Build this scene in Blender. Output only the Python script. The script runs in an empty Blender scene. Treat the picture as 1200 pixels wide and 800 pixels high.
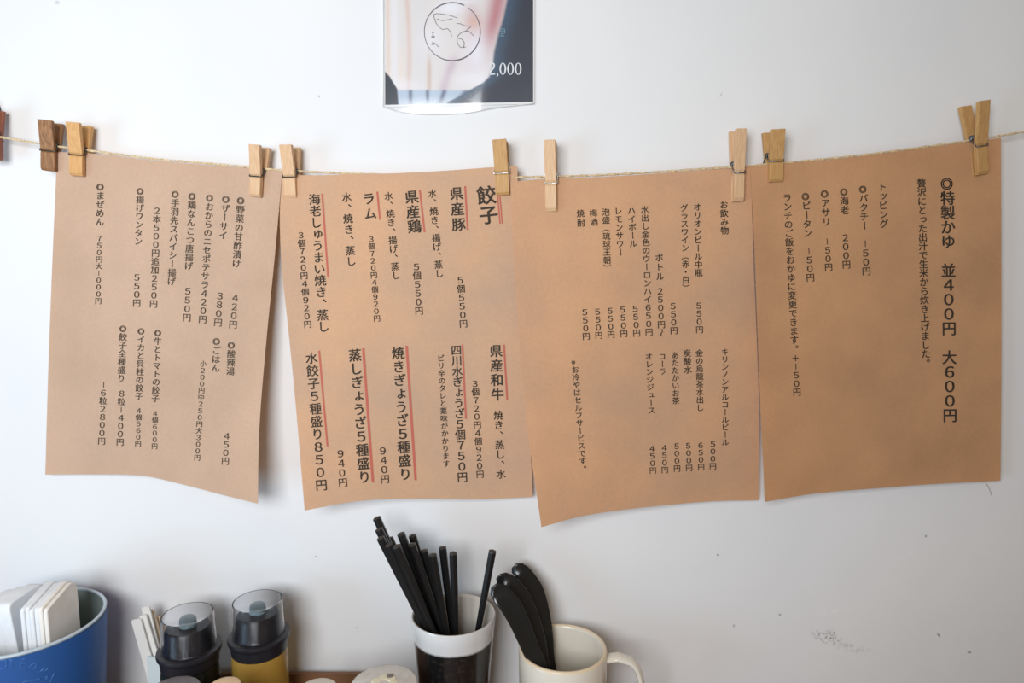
import bpy, math, random
import numpy as np
from mathutils import Vector, Matrix
random.seed(7)
S = bpy.context.scene
COL = S.collection

# ------------------------------------------------------------------ camera
CAM = Vector((0.0, -0.6, 0.402))
PITCH = math.radians(7.0)
FPX = 800.0                                   # 24 mm on a 36 mm sensor, 1200 px wide
cd = bpy.data.cameras.new('camera'); cam = bpy.data.objects.new('camera', cd); COL.objects.link(cam)
cd.lens = 24; cd.sensor_width = 36; cd.clip_start = 0.01
cam.location = CAM; cam.rotation_euler = (math.radians(90) - PITCH, 0, 0)
cd.dof.use_dof = True; cd.dof.focus_distance = 0.585; cd.dof.aperture_fstop = 4.2
S.camera = cam

# ------------------------------------------------------------------ world, lights, exposure
S.view_settings.view_transform = 'Standard'; S.view_settings.look = 'None'
S.view_settings.gamma = 1; S.view_settings.use_curve_mapping = False
S.view_settings.exposure = 0.0
w = bpy.data.worlds.new('world'); S.world = w; w.use_nodes = True
w.node_tree.nodes['Background'].inputs[0].default_value = (1.0, 0.79, 0.58, 1)
w.node_tree.nodes['Background'].inputs[1].default_value = 0.25

def area(name, loc, target, sx, sy, power, color):
    l = bpy.data.lights.new(name, 'AREA'); l.shape = 'RECTANGLE'; l.size = sx; l.size_y = sy
    l.energy = power; l.color = color
    o = bpy.data.objects.new(name, l); COL.objects.link(o); o.location = loc
    o.rotation_euler = (Vector(target) - Vector(loc)).to_track_quat('-Z', 'Y').to_euler()
    return o
area('window_light', (-0.26, -0.93, 0.52), (-0.42, 0, 0.50), 0.46, 0.36, 9.0, (0.91, 0.955, 1.0))
area('side_window_light', (-1.25, -0.95, 0.10), (-0.35, 0, 0.20), 0.5, 0.7, 6.3, (0.46, 0.74, 1.0))

# ------------------------------------------------------------------ helpers
def ray(px, py):
    a = (px - 600) / FPX; b = -(py - 400) / FPX
    c, s = math.cos(PITCH), math.sin(PITCH)
    return a, c + b * s, -s + b * c
def at(px, py, Y):
    """point of the plane y = Y that the photograph shows at pixel (px, py)"""
    dx, dy, dz = ray(px, py); t = (Y - CAM.y) / dy
    return Vector((CAM.x + dx * t, Y, CAM.z + dz * t))
def at_np(P, Y):
    a = (P[:, 0] - 600) / FPX; b = -(P[:, 1] - 400) / FPX
    c, s = math.cos(PITCH), math.sin(PITCH)
    t = (Y - CAM.y) / (c + b * s)
    return np.stack([CAM.x + a * t, Y * np.ones_like(t), CAM.z + (-s + b * c) * t], 1)
def axial(Y, py):
    dx, dy, dz = ray(600, py); return (Y - CAM.y) / dy
def tag(o, label=None, cat=None, group=None, kind=None):
    if label: o['label'] = label
    if cat: o['category'] = cat
    if group: o['group'] = group
    if kind: o['kind'] = kind
    return o
def wloc(o):
    v = Vector((0, 0, 0))
    while o: v += o.location; o = o.parent
    return v
def thing(name, loc, label, cat, group=None):
    o = bpy.data.objects.new(name, None); COL.objects.link(o); o.location = loc
    o.empty_display_size = 0.02
    return tag(o, label, cat, group)
def mobj(name, V, F, m, parent=None, origin=None, smooth=False):
    """V are world points; the object's origin sits at the parent's or at `origin`"""
    og = wloc(parent) if parent else Vector(origin or (0, 0, 0))
    V = np.asarray(V, float) - np.array(og)
    me = bpy.data.meshes.new(name); me.from_pydata(V.tolist(), [], F)
    me.materials.append(m)
    if smooth: me.polygons.foreach_set('use_smooth', [True] * len(me.polygons))
    me.update()
    o = bpy.data.objects.new(name, me); COL.objects.link(o)
    if parent: o.parent = parent
    else: o.location = og
    return o
class MB:
    def __init__(s): s.V = []; s.F = []
    def add(s, V, F):
        k = len(s.V); s.V += [tuple(v) for v in V]; s.F += [tuple(i + k for i in f) for f in F]
    def build(s, name, m, parent=None, origin=None, smooth=False):
        return mobj(name, s.V, s.F, m, parent, origin, smooth)
def smooth_by_angle(o, deg=35):
    me = o.data
    me.polygons.foreach_set('use_smooth', [True] * len(me.polygons))
    try: me.set_sharp_from_angle(angle=math.radians(deg))
    except Exception: pass
    return o
def lathe(prof, c, n=56, closed=False, cap0=False, cap1=False):
    V = []; F = []; m = len(prof)
    for r, z in prof:
        for k in range(n):
            a = 2 * math.pi * k / n; V.append((c[0] + r * math.cos(a), c[1] + r * math.sin(a), c[2] + z))
    for i in range(m if closed else m - 1):
        j = (i + 1) % m
        for k in range(n):
            l = (k + 1) % n; F.append((i * n + k, i * n + l, j * n + l, j * n + k))
    if cap0: F.append(tuple(range(n))[::-1])
    if cap1: F.append(tuple((m - 1) * n + k for k in range(n)))
    return V, F
def catmull(P, n):
    P = [np.array(p, float) for p in P]
    d = [0.0]
    for i in range(1, len(P)): d.append(d[-1] + max(1e-9, np.linalg.norm(P[i] - P[i - 1])))
    d = np.array(d) / d[-1]
    T = []
    for i in range(len(P)):
        a = max(0, i - 1); b = min(len(P) - 1, i + 1)
        T.append((P[b] - P[a]) / (d[b] - d[a]))
    out = []
    for t in np.linspace(0, 1, n):
        i = min(len(P) - 2, max(0, int(np.searchsorted(d, t, 'right') - 1)))
        h = d[i + 1] - d[i]; s = (t - d[i]) / h
        out.append((2*s**3-3*s**2+1)*P[i] + (s**3-2*s**2+s)*h*T[i] + (-2*s**3+3*s**2)*P[i+1] + (s**3-s**2)*h*T[i+1])
    return out
def tube(P, r, n=8, cap=True, tw=0.0):
    P = [Vector(p) for p in P]; V = []; F = []
    rr = r if hasattr(r, '__len__') else [r] * len(P)
    t0 = (P[1] - P[0]).normalized(); ref = Vector((0, 0, 1)) if abs(t0.z) < .9 else Vector((1, 0, 0))
    u = t0.cross(ref).normalized()
    for i, p in enumerate(P):
        t = (P[min(i + 1, len(P) - 1)] - P[max(i - 1, 0)]).normalized()
        u = (u - t * u.dot(t)).normalized(); v = t.cross(u)
        for k in range(n):
            a = 2 * math.pi * k / n + tw * i
            V.append(p + (u * math.cos(a) + v * math.sin(a)) * rr[i])
    for i in range(len(P) - 1):
        for k in range(n):
            l = (k + 1) % n; F.append((i*n+k, i*n+l, (i+1)*n+l, (i+1)*n+k))
    if cap: F.append(tuple(range(n))[::-1]); F.append(tuple((len(P)-1)*n + k for k in range(n)))
    return V, F
def box(x0, x1, y0, y1, z0, z1):
    V = [(x, y, z) for x in (x0, x1) for y in (y0, y1) for z in (z0, z1)]
    F = [(0,1,3,2),(4,6,7,5),(0,4,5,1),(2,3,7,6),(0,2,6,4),(1,5,7,3)]
    return V, F
def bevel(o, w=.0005, seg=2):
    m = o.modifiers.new('bevel', 'BEVEL'); m.width = w; m.segments = seg; m.limit_method = 'ANGLE'
    return o

# ------------------------------------------------------------------ materials
def srgb(r, g, b):
    f = lambda c: (c/255/12.92) if c/255 <= .04045 else ((c/255+.055)/1.055)**2.4
    return (f(r), f(g), f(b), 1)
def mat(name, col, rough=.5, metal=0, spec=.5, trans=0, ior=1.45, coat=0):
    m = bpy.data.materials.new(name); m.use_nodes = True; b = m.node_tree.nodes['Principled BSDF']
    b.inputs['Base Color'].default_value = col; b.inputs['Roughness'].default_value = rough
    b.inputs['Metallic'].default_value = metal; b.inputs['Specular IOR Level'].default_value = spec
    b.inputs['Transmission Weight'].default_value = trans; b.inputs['IOR'].default_value = ior
    b.inputs['Coat Weight'].default_value = coat
    return m
def N(m, t, **k):
    n = m.node_tree.nodes.new(t)
    for a, v in k.items():
        if a.startswith('i_'): n.inputs[a[2:].replace('_', ' ')].default_value = v
        else: setattr(n, a, v)
    return n
def L(m, a, b): m.node_tree.links.new(a, b)
def noisy(m, c0, c1, scale=(30, 30, 30), detail=4, lo=.3, hi=.7, bump=0, bscale=None, dist=.001):
    """colour noise between c0 and c1 in object space, and optional fine relief"""
    b = m.node_tree.nodes['Principled BSDF']
    tc = N(m, 'ShaderNodeTexCoord'); mp = N(m, 'ShaderNodeMapping'); mp.inputs['Scale'].default_value = scale
    L(m, tc.outputs['Object'], mp.inputs['Vector'])
    nz = N(m, 'ShaderNodeTexNoise', i_Scale=1.0, i_Detail=detail); L(m, mp.outputs[0], nz.inputs['Vector'])
    cr = N(m, 'ShaderNodeValToRGB'); cr.color_ramp.elements[0].position = lo; cr.color_ramp.elements[1].position = hi
    cr.color_ramp.elements[0].color = c0; cr.color_ramp.elements[1].color = c1
    L(m, nz.outputs['Fac'], cr.inputs[0]); L(m, cr.outputs[0], b.inputs['Base Color'])
    if bump:
        n2 = nz
        if bscale:
            n2 = N(m, 'ShaderNodeTexNoise', i_Scale=bscale, i_Detail=5.0); L(m, tc.outputs['Object'], n2.inputs['Vector'])
        bp = N(m, 'ShaderNodeBump', i_Strength=bump, i_Distance=dist); L(m, n2.outputs['Fac'], bp.inputs['Height'])
        L(m, bp.outputs[0], b.inputs['Normal'])
    return m, cr

def wall_material():
    m = mat('painted_plaster', srgb(233, 233, 233), .62, spec=.25)
    b = m.node_tree.nodes['Principled BSDF']
    tc = N(m, 'ShaderNodeTexCoord'); obj = tc.outputs['Object']
    big = N(m, 'ShaderNodeTexNoise', i_Scale=5.0, i_Detail=3.0); L(m, obj, big.inputs['Vector'])
    fine = N(m, 'ShaderNodeTexNoise', i_Scale=55.0, i_Detail=6.0); L(m, obj, fine.inputs['Vector'])
    cr = N(m, 'ShaderNodeValToRGB'); cr.color_ramp.elements[0].position = .3; cr.color_ramp.elements[1].position = .7
    cr.color_ramp.elements[0].color = srgb(229, 229, 230); cr.color_ramp.elements[1].color = srgb(235, 234, 233)
    L(m, big.outputs['Fac'], cr.inputs[0]); col = cr.outputs[0]
    # scuffs and stains that belong to the wall: (pixel x, pixel y, half length, half width, tilt deg, strength, rgb, noise scale)
    marks = [(969,747,26,9,18,.85,(120,122,122),420),(975,742,10,5,50,.9,(100,102,104),600),(1000,760,30,7,12,.4,(140,140,140),200),
             (1100,744,4,1.4,50,.8,(110,110,112),50),(1136,764,3,2.2,0,.8,(120,118,118),50),(914,720,2,1.6,0,.7,(110,110,112),50),
             (841,650,2.2,1.6,30,.7,(135,135,138),50),(860,733,1.8,3,0,.55,(140,140,140),50),(1085,628,2,2,0,.7,(120,118,115),50),
             (975,716,32,2.4,-12,.8,(250,250,250),300),(1060,652,14,2.2,-33,.7,(250,250,250),200),(370,652,1.8,1.5,0,.8,(150,152,158),50),
             (374,113,1.6,2,0,.6,(150,150,155),50),(845,111,1.5,4,30,.4,(165,165,165),60),(67,3,4,3,0,.4,(150,155,160),50),
             (10,53,14,1.2,55,.6,(238,240,242),80),(1150,590,3,9,0,.25,(235,228,225),80),(418,735,2,2,0,.3,(170,172,178),60)]
    for (x, y, hl, hw, deg, s, rgb, ns) in marks:
        p = at(x, y, 0); k = axial(0, y) / FPX
        v = N(m, 'ShaderNodeVectorMath', operation='SUBTRACT'); v.inputs[1].default_value = (p.x, 0, p.z); L(m, obj, v.inputs[0])
        r = N(m, 'ShaderNodeVectorRotate', rotation_type='Y_AXIS'); r.inputs['Angle'].default_value = -math.radians(deg); L(m, v.outputs[0], r.inputs['Vector'])
        q = N(m, 'ShaderNodeVectorMath', operation='MULTIPLY'); q.inputs[1].default_value = (1/(hl*k), 0, 1/(hw*k)); L(m, r.outputs[0], q.inputs[0])
        ln = N(m, 'ShaderNodeVectorMath', operation='LENGTH'); L(m, q.outputs[0], ln.inputs[0])
        nz = N(m, 'ShaderNodeTexNoise', i_Scale=float(ns), i_Detail=3.0); L(m, obj, nz.inputs['Vector'])
        mr = N(m, 'ShaderNodeMapRange'); mr.inputs['From Min'].default_value = 1.0; mr.inputs['From Max'].default_value = .3; L(m, ln.outputs['Value'], mr.inputs['Value'])
        if ns > 100:
            m2 = N(m, 'ShaderNodeMapRange'); m2.inputs['From Min'].default_value = .48; m2.inputs['From Max'].default_value = .66; L(m, nz.outputs['Fac'], m2.inputs['Value'])
            mu = N(m, 'ShaderNodeMath', operation='MULTIPLY'); L(m, mr.outputs[0], mu.inputs[0]); L(m, m2.outputs[0], mu.inputs[1]); fac = mu.outputs[0]
        else: fac = mr.outputs[0]
        ms = N(m, 'ShaderNodeMath', operation='MULTIPLY'); ms.inputs[1].default_value = s; L(m, fac, ms.inputs[0])
        mx = N(m, 'ShaderNodeMixRGB'); mx.inputs[2].default_value = srgb(*rgb); L(m, ms.outputs[0], mx.inputs[0]); L(m, col, mx.inputs[1]); col = mx.outputs[0]
    L(m, col, b.inputs['Base Color'])
    b1 = N(m, 'ShaderNodeBump', i_Strength=.5, i_Distance=.004); L(m, big.outputs['Fac'], b1.inputs['Height'])
    b2 = N(m, 'ShaderNodeBump', i_Strength=.12, i_Distance=.0008); L(m, fine.outputs['Fac'], b2.inputs['Height']); L(m, b1.outputs[0], b2.inputs['Normal'])
    L(m, b2.outputs[0], b.inputs['Normal'])
    return m
M = {}
M['wall'] = wall_material()
def kraft(name, c0, c1):
    m = mat(name, c0, .75, spec=.2)
    m, cr = noisy(m, c0, c1, (13, 13, 13), 3, .34, .66, bump=.12, bscale=160, dist=.0004)
    b = m.node_tree.nodes['Principled BSDF']
    # faint speckled fibres
    tc = m.node_tree.nodes['Texture Coordinate']
    nz = N(m, 'ShaderNodeTexNoise', i_Scale=420.0, i_Detail=2.0); L(m, tc.outputs['Object'], nz.inputs['Vector'])
    mr = N(m, 'ShaderNodeMapRange'); mr.inputs['From Min'].default_value = .35; mr.inputs['From Max'].default_value = .7
    mr.inputs['To Min'].default_value = .965; mr.inputs['To Max'].default_value = 1.03; L(m, nz.outputs['Fac'], mr.inputs['Value'])
    vm = N(m, 'ShaderNodeVectorMath', operation='SCALE'); L(m, cr.outputs[0], vm.inputs[0]); L(m, mr.outputs[0], vm.inputs['Scale'])
    L(m, vm.outputs[0], b.inputs['Base Color'])
    tr = N(m, 'ShaderNodeBsdfTranslucent'); tr.inputs[0].default_value = srgb(240, 196, 136)
    mx = N(m, 'ShaderNodeMixShader'); mx.inputs[0].default_value = .27
    out = m.node_tree.nodes['Material Output']
    L(m, b.outputs[0], mx.inputs[1]); L(m, tr.outputs[0], mx.inputs[2]); L(m, mx.outputs[0], out.inputs['Surface'])
    return m
M['kraft_a'] = kraft('kraft_paper', srgb(210, 181, 156), srgb(222, 192, 167))
M['kraft_b'] = kraft('kraft_paper_warm', srgb(214, 181, 153), srgb(231, 189, 152))
M['kraft_c'] = kraft('kraft_paper_tan', srgb(214, 174, 141), srgb(232, 185, 143))
M['kraft_d'] = kraft('kraft_paper_brown', srgb(202, 157, 118), srgb(221, 173, 129))
M['ink'] = mat('printed_ink', srgb(66, 56, 47), .7, spec=.2)
M['ink_soft'] = mat('printed_ink_faded', srgb(88, 76, 64), .7, spec=.2)
M['red_ink'] = mat('red_marker', srgb(190, 104, 88), .7, spec=.2)
def wood(name, c0, c1):
    m = mat(name, c0, .55, spec=.35); return noisy(m, c0, c1, (900, 900, 55), 4, .35, .65, bump=.15, dist=.0003)[0]
M['wood_dark'] = wood('weathered_wood', srgb(128, 90, 60), srgb(172, 126, 86))
M['wood_gold'] = wood('golden_wood', srgb(206, 154, 96), srgb(221, 174, 118))
M['wood_pale'] = wood('pale_wood', srgb(212, 170, 130), srgb(224, 188, 150))
M['wood_olive'] = wood('tan_wood', srgb(188, 142, 88), srgb(204, 162, 108))
M['wood_red'] = wood('reddish_wood', srgb(140, 84, 66), srgb(160, 100, 78))
M['steel'] = mat('spring_steel', srgb(120, 122, 124), .35, metal=.9)
M['steel_dark'] = mat('tarnished_steel', srgb(88, 84, 78), .45, metal=.8)
M['steel_bright'] = mat('bright_steel', srgb(225, 225, 222), .3, metal=.7)
m = mat('jute_string', srgb(200, 175, 130), .85, spec=.1); M['jute'] = noisy(m, srgb(196, 168, 126), srgb(232, 212, 176), (700, 700, 700), 3, .35, .65)[0]
m = mat('black_lacquer', srgb(26, 26, 27), .38); M['black'] = m
M['black_end'] = mat('black_stick_end', srgb(60, 58, 56), .3)
m = mat('spoon_black', srgb(27, 27, 27), .2); M['spoon'] = m
M['cream'] = mat('cream_glaze', srgb(226, 219, 205), .22, coat=.3)
M['cream_rim'] = mat('warm_rim_glaze', srgb(228, 208, 178), .3)
def cup_material(zc):
    m = mat('black_and_white_glaze', srgb(220, 220, 220), .22, coat=.4); b = m.node_tree.nodes['Principled BSDF']
    tc = N(m, 'ShaderNodeTexCoord'); sp = N(m, 'ShaderNodeSeparateXYZ'); L(m, tc.outputs['Object'], sp.inputs[0])
    nz = N(m, 'ShaderNodeTexNoise', i_Scale=60.0, i_Detail=4.0); L(m, tc.outputs['Object'], nz.inputs['Vector'])
    ad = N(m, 'ShaderNodeMath', operation='MULTIPLY_ADD'); ad.inputs[1].default_value = .0025; L(m, nz.outputs['Fac'], ad.inputs[0]); L(m, sp.outputs['Z'], ad.inputs[2])
    cr = N(m, 'ShaderNodeMapRange'); cr.inputs['From Min'].default_value = zc; cr.inputs['From Max'].default_value = zc + .0022; L(m, ad.outputs[0], cr.inputs['Value'])
    n2 = N(m, 'ShaderNodeTexNoise', i_Scale=260.0, i_Detail=3.0); L(m, tc.outputs['Object'], n2.inputs['Vector'])
    c2 = N(m, 'ShaderNodeValToRGB'); c2.color_ramp.elements[0].position = .5; c2.color_ramp.elements[1].position = .75
    c2.color_ramp.elements[0].color = srgb(24, 24, 26); c2.color_ramp.elements[1].color = srgb(52, 48, 42); L(m, n2.outputs['Fac'], c2.inputs[0])
    mx = N(m, 'ShaderNodeMixRGB'); mx.inputs[2].default_value = srgb(212, 212, 212); L(m, cr.outputs[0], mx.inputs[0]); L(m, c2.outputs[0], mx.inputs[1])
    L(m, mx.outputs[0], b.inputs['Base Color']); return m
M['cup_inside'] = mat('cup_lining_glaze', srgb(205, 198, 188), .3)
M['blue'] = mat('blue_enamel', srgb(44, 90, 156), .45)
M['blue_light'] = mat('raised_lettering', srgb(66, 112, 178), .4)
M['zinc'] = mat('pot_lining', srgb(128, 140, 138), .45)
M['rimmetal'] = mat('pot_rim', srgb(186, 200, 210), .35)
m = mat('napkin_paper', srgb(236, 230, 222), .9, spec=.1); M['napkin'] = noisy(m, srgb(232, 226, 218), srgb(242, 238, 233), (60, 60, 60), 3, bump=.2, bscale=200, dist=.0005)[0]
M['napkin_cool'] = noisy(mat('napkin_paper_cool', srgb(226, 228, 232), .9, spec=.1), srgb(222, 225, 230), srgb(236, 238, 241), (60, 60, 60), 3, bump=.2, bscale=200, dist=.0005)[0]
M['cap_black'] = mat('black_plastic', srgb(34, 33, 38), .35)
M['clear'] = mat('clear_plastic', (.93, .94, .96, 1), .04, trans=1, ior=1.22)
M['dark_glass'] = mat('dark_bottle_glass', srgb(32, 36, 30), .12)
M['nozzle'] = mat('grey_nozzle', srgb(120, 140, 146), .4)
M['oil'] = mat('amber_oil', srgb(214, 170, 82), .12, trans=.55, ior=1.3)
M['pack_white'] = mat('packet_paper', srgb(232, 230, 226), .7)
M['pack_beige'] = mat('packet_beige', srgb(214, 192, 168), .7)
M['boxwhite'] = mat('holder_plastic', srgb(214, 228, 232), .45)
m = mat('speckled_lid', srgb(205, 200, 192), .35); M['lid_pale'] = noisy(m, srgb(196, 190, 180), srgb(216, 211, 205), (120, 120, 120), 4)[0]
M['lid_grey'] = noisy(mat('grey_lid', srgb(104, 98, 96), .4), srgb(88, 82, 80), srgb(118, 112, 110), (90, 90, 90), 3)[0]
M['lid_peach'] = mat('peach_lid', srgb(232, 200, 164), .45)
M['lid_cream'] = mat('cream_lid', srgb(214, 206, 188), .4)
M['jar_dark'] = mat('jar_dark_green', srgb(58, 66, 58), .3)
M['jar_glass'] = mat('jar_glass', srgb(190, 196, 190), .12)
M['pattern'] = mat('lid_pattern', srgb(226, 218, 190), .4)
M['pattern_dark'] = mat('lid_pattern_dark', srgb(120, 112, 104), .4)
M['card'] = mat('white_card', srgb(240, 238, 236), .6)
M['white_ink'] = mat('white_print', srgb(236, 238, 240), .5)
M['line_ink'] = mat('thin_grey_print', srgb(88, 90, 98), .5)
M['cyan_ink'] = mat('faint_print', srgb(120, 158, 176), .5)
M['hair'] = mat('fibre', srgb(170, 160, 150), .8)
M['navy'] = mat('navy_sticker', srgb(70, 74, 98), .5)
m = mat('counter_wood', srgb(120, 84, 58), .5); M['counter'] = noisy(m, srgb(96, 66, 44), srgb(140, 100, 70), (4, 60, 60), 5, bump=.1, dist=.0006)[0]
m = mat('floor_concrete', srgb(130, 125, 118), .8); M['floor'] = noisy(m, srgb(120, 115, 108), srgb(142, 137, 130), (3, 3, 3), 5)[0]

# ------------------------------------------------------------------ the setting
tag(mobj('wall_back', *box(-2.2, 2.2, 0, .12, -.75, 1.9), M['wall']), 'off-white painted plaster wall', kind='structure')
tag(mobj('floor', *box(-2.2, 2.2, -3, .12, -.8, -.75), M['floor']), 'grey concrete floor', kind='structure')
ct = thing('counter', (0, -.2, -.75), 'brown wooden counter against the white wall under the jars', 'counter')
bevel(mobj('counter_top', *box(-1.6, 1.6, -.42, -.0005, -.03, 0), M['counter'], ct), .002)
for x in (-1.5, 0, 1.5):
    mobj('leg', *box(x - .03, x + .03, -.36, -.30, -.75, -.0301), M['counter'], ct)

# ------------------------------------------------------------------ hanging menu sheets
def lag3(t): return np.stack([(1-t)*(1-2*t), 4*t*(1-t), t*(2*t-1)])
class Sheet:
    def __init__(s, top, right, bottom, left, Y, seed):
        # edges as pixel polylines: top, bottom run left to right; left, right run downwards
        n = 201
        s.e = [np.array(catmull(c, n)) for c in (top, right, bottom, left)]
        s.Y = np.array(Y, float); s.seed = seed
    def ev(s, k, t):
        t = np.clip(t, 0, 1) * 200; i = np.minimum(t.astype(int), 199); f = (t - i)[:, None]
        return s.e[k][i] * (1 - f) + s.e[k][i + 1] * f
    def px(s, u, v):
        U = u[:, None]; W = v[:, None]
        T, R, B, Lf = s.e[0], s.e[1], s.e[2], s.e[3]
        return ((1-W)*s.ev(0, u) + W*s.ev(2, u) + (1-U)*s.ev(3, v) + U*s.ev(1, v)
                - (1-U)*(1-W)*T[0] - U*(1-W)*T[-1] - (1-U)*W*B[0] - U*W*B[-1])
    def depth(s, u, v):
        a = lag3(u); b = lag3(v)
        y = np.einsum('in,jn,ji->n', a, b, s.Y)
        k = s.seed
        y = y + v * .0009 * np.sin(7*u + 3*v + k) + v * .0007 * np.sin(4*u - 6*v + 2*k) + .00025*np.sin(17*u+11*v+k)
        return y
    def inv(s, P):
        u = (P[:, 0] - s.e[3][:, 0].min()) / (s.e[1][:, 0].max() - s.e[3][:, 0].min()); v = (P[:, 1] - 190) / 390
        u = np.clip(u, 0, 1); v = np.clip(v, 0, 1)
        for _ in range(8):
            h = .004
            p = s.px(u, v); a = (s.px(u + h, v) - s.px(u - h, v)); b = (s.px(u, v + h) - s.px(u, v - h))
            a /= (np.clip(u+h,0,1)-np.clip(u-h,0,1))[:, None]; b /= (np.clip(v+h,0,1)-np.clip(v-h,0,1))[:, None]
            d = P - p; det = a[:, 0]*b[:, 1] - a[:, 1]*b[:, 0]
            u = np.clip(u + (d[:, 0]*b[:, 1] - d[:, 1]*b[:, 0]) / det, 0, 1)
            v = np.clip(v + (a[:, 0]*d[:, 1] - a[:, 1]*d[:, 0]) / det, 0, 1)
        return u, v
    def surf(s, P, off):
        """points on the sheet that stand off its front by `off` metres"""
        P = np.asarray(P, float); u, v = s.inv(P)
        return at_np(P, s.depth(u, v) - off)
    def mesh(s, m, parent, nu=44, nv=56):
        uu, vv = np.meshgrid(np.linspace(0, 1, nu), np.linspace(0, 1, nv)); u = uu.ravel(); v = vv.ravel()
        P = s.px(u, v); y = s.depth(u, v)
        A = at_np(P, y); B = A + np.array([0, .00028, 0])
        V = np.concatenate([A, B]); F = []; K = nu * nv
        for j in range(nv - 1):
            for i in range(nu - 1):
                a = j*nu + i; F.append((a, a+nu, a+nu+1, a+1)); F.append((K+a, K+a+1, K+a+nu+1, K+a+nu))
        for i in range(nu - 1):
            F.append((i, i+1, K+i+1, K+i)); a = (nv-1)*nu + i; F.append((a+1, a, K+a, K+a+1))
        for j in range(nv - 1):
            a = j*nu; F.append((a+nu, a, K+a, K+a+nu)); a = j*nu + nu - 1; F.append((a, a+nu, K+a+nu, K+a))
        o = mobj('paper_sheet', V, F, m, parent)
        return smooth_by_angle(o, 40)

# glyph outlines come from Blender's built-in font
_cu = bpy.data.curves.new('glyph', 'FONT'); _cu.resolution_u = 3; _to = bpy.data.objects.new('glyph', _cu); COL.objects.link(_to)
_cache = {}
def glyph(ch, off):
    k = (ch, off)
    if k not in _cache:
        if ch == '|':
            V = np.array([(-.045, -.36), (.045, -.36), (.045, .36), (-.045, .36)]) * (1 + 0*off); F = [(0, 1, 2, 3)]
        else:
            _cu.body = ch
            dg = bpy.context.evaluated_depsgraph_get(); dg.update()
            ev = _to.evaluated_get(dg); me = ev.to_mesh()
            V = np.array([(v.co.x - .5, v.co.y - .38) for v in me.vertices]).reshape(-1, 2); F = [tuple(p.vertices) for p in me.polygons]
            ev.to_mesh_clear()
            if ch in '◎※': off = .003
            if len(V) and off:      # heavier strokes: three slightly shifted impressions
                n0 = len(V); F = F + [tuple(i + n0 for i in f) for f in F] + [tuple(i + 2*n0 for i in f) for f in F]
                V = np.concatenate([V + np.array([off*1.4, off*.7]), V + np.array([-off*1.4, off*.7]), V + np.array([0, -off*1.2])])
            if ch in 'ー（）〜': V = np.stack([V[:, 1], -V[:, 0]], 1)
            if ch in '、。': V = V + np.array([.55, .5])
            if ch in 'ょゅっゃュッ': V = V + np.array([.08, .08])
            if '０' <= ch <= '９': V = V * np.array([1.12, 1.0])
        _cache[k] = (V, F)
    return _cache[k]
FW = {c: chr(ord(c) - 48 + ord('０')) for c in '0234567890'}; FW['1'] = '|'; FW['+'] = '＋'
def write(sheet, parent, text, x0, y0, x1, y1, size=None, off=.010, m='ink'):
    """a vertical line of print: first glyph centred on (x0, y0), last on (x1, y1)"""
    n = len(text); d = np.array([x1 - x0, y1 - y0], float); Ld = np.linalg.norm(d); d /= Ld
    pitch = Ld / max(1, n - 1); s = size or pitch
    r = np.array([d[1], -d[0]]); Vs = []; Fs = []; k = 0
    for i, ch in enumerate(text):
        if ch in '　 ': continue
        V, F = glyph(FW.get(ch, ch), off)
        if not len(V): continue
        c = np.array([x0, y0]) + d * pitch * i
        Vs.append(c + s * (V[:, :1] * r - V[:, 1:] * d)); Fs += [tuple(q + k for q in f) for f in F]; k += len(V)
    P = sheet.surf(np.concatenate(Vs), .00035)
    return mobj('text_line', P, Fs, M[m], parent)
def redline(sheet, parent, x0, y0, x1, y1, wd=2.2):
    n = 14; V = []; F = []
    for i in range(n):
        t = i / (n - 1); x = x0 + (x1-x0)*t; y = y0 + (y1-y0)*t
        V += [(x - wd/2, y), (x + wd/2, y)]
        if i: F.append((2*i-2, 2*i-1, 2*i+1, 2*i))
    P = sheet.surf(np.array(V), .00025)
    return mobj('red_line', P, F, M['red_ink'], parent)

SH = {}
SH[1] = Sheet([(67,178),(110,180),(180,188),(250,194),(331,200)], [(331,200),(322,300),(312,400),(304,500),(302,590)],
              [(53,556),(102,555.6),(165,557),(200,564),(266,581),(302,590)], [(67,178),(62,290),(57,420),(53,556)],
              [[-.0155,-.0155,-.0155],[-.012,-.0175,-.024],[-.010,-.017,-.044]], 1)
SH[2] = Sheet([(331,204),(370,205.5),(420,203.5),(460,203),(520,200),(575,196),(606,194.5)], [(606,194.5),(610,300),(618,450),(624.5,582)],
              [(357,598),(412,588),(455,584.6),(520,584.3),(566,584.6),(624.5,582)], [(331,204),(328,250),(330,310),(339,397),(347,480),(357,598)],
              [[-.0178,-.0172,-.0168],[-.028,-.020,-.014],[-.043,-.022,-.011]], 2)
SH[3] = Sheet([(598,213),(640,209.5),(700,207.5),(760,204),(820,199.5),(880,195.5)], [(880,195.5),(883,303),(887,400),(890,500),(889,586)],
              [(634.4,617.6),(680,605),(740,596),(830,587.5),(889,586)], [(598,213),(602,300),(608,390),(618,500),(634.4,617.6)],
              [[-.020,-.0165,-.0150],[-.030,-.021,-.0115],[-.052,-.022,-.007]], 3)
SH[4] = Sheet([(879,194.5),(920,191.5),(1000,184),(1100,171),(1173,161.5)], [(1173,161.5),(1173.5,300),(1173.5,430),(1172.5,563)],
              [(896.5,588),(956,578),(1040,571),(1077,568),(1172.5,563)], [(879,194.5),(884,286),(887.5,380),(891.6,485),(896.5,588)],
              [[-.0185,-.0165,-.0155],[-.023,-.016,-.0145],[-.031,-.016,-.012]], 4)
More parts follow.
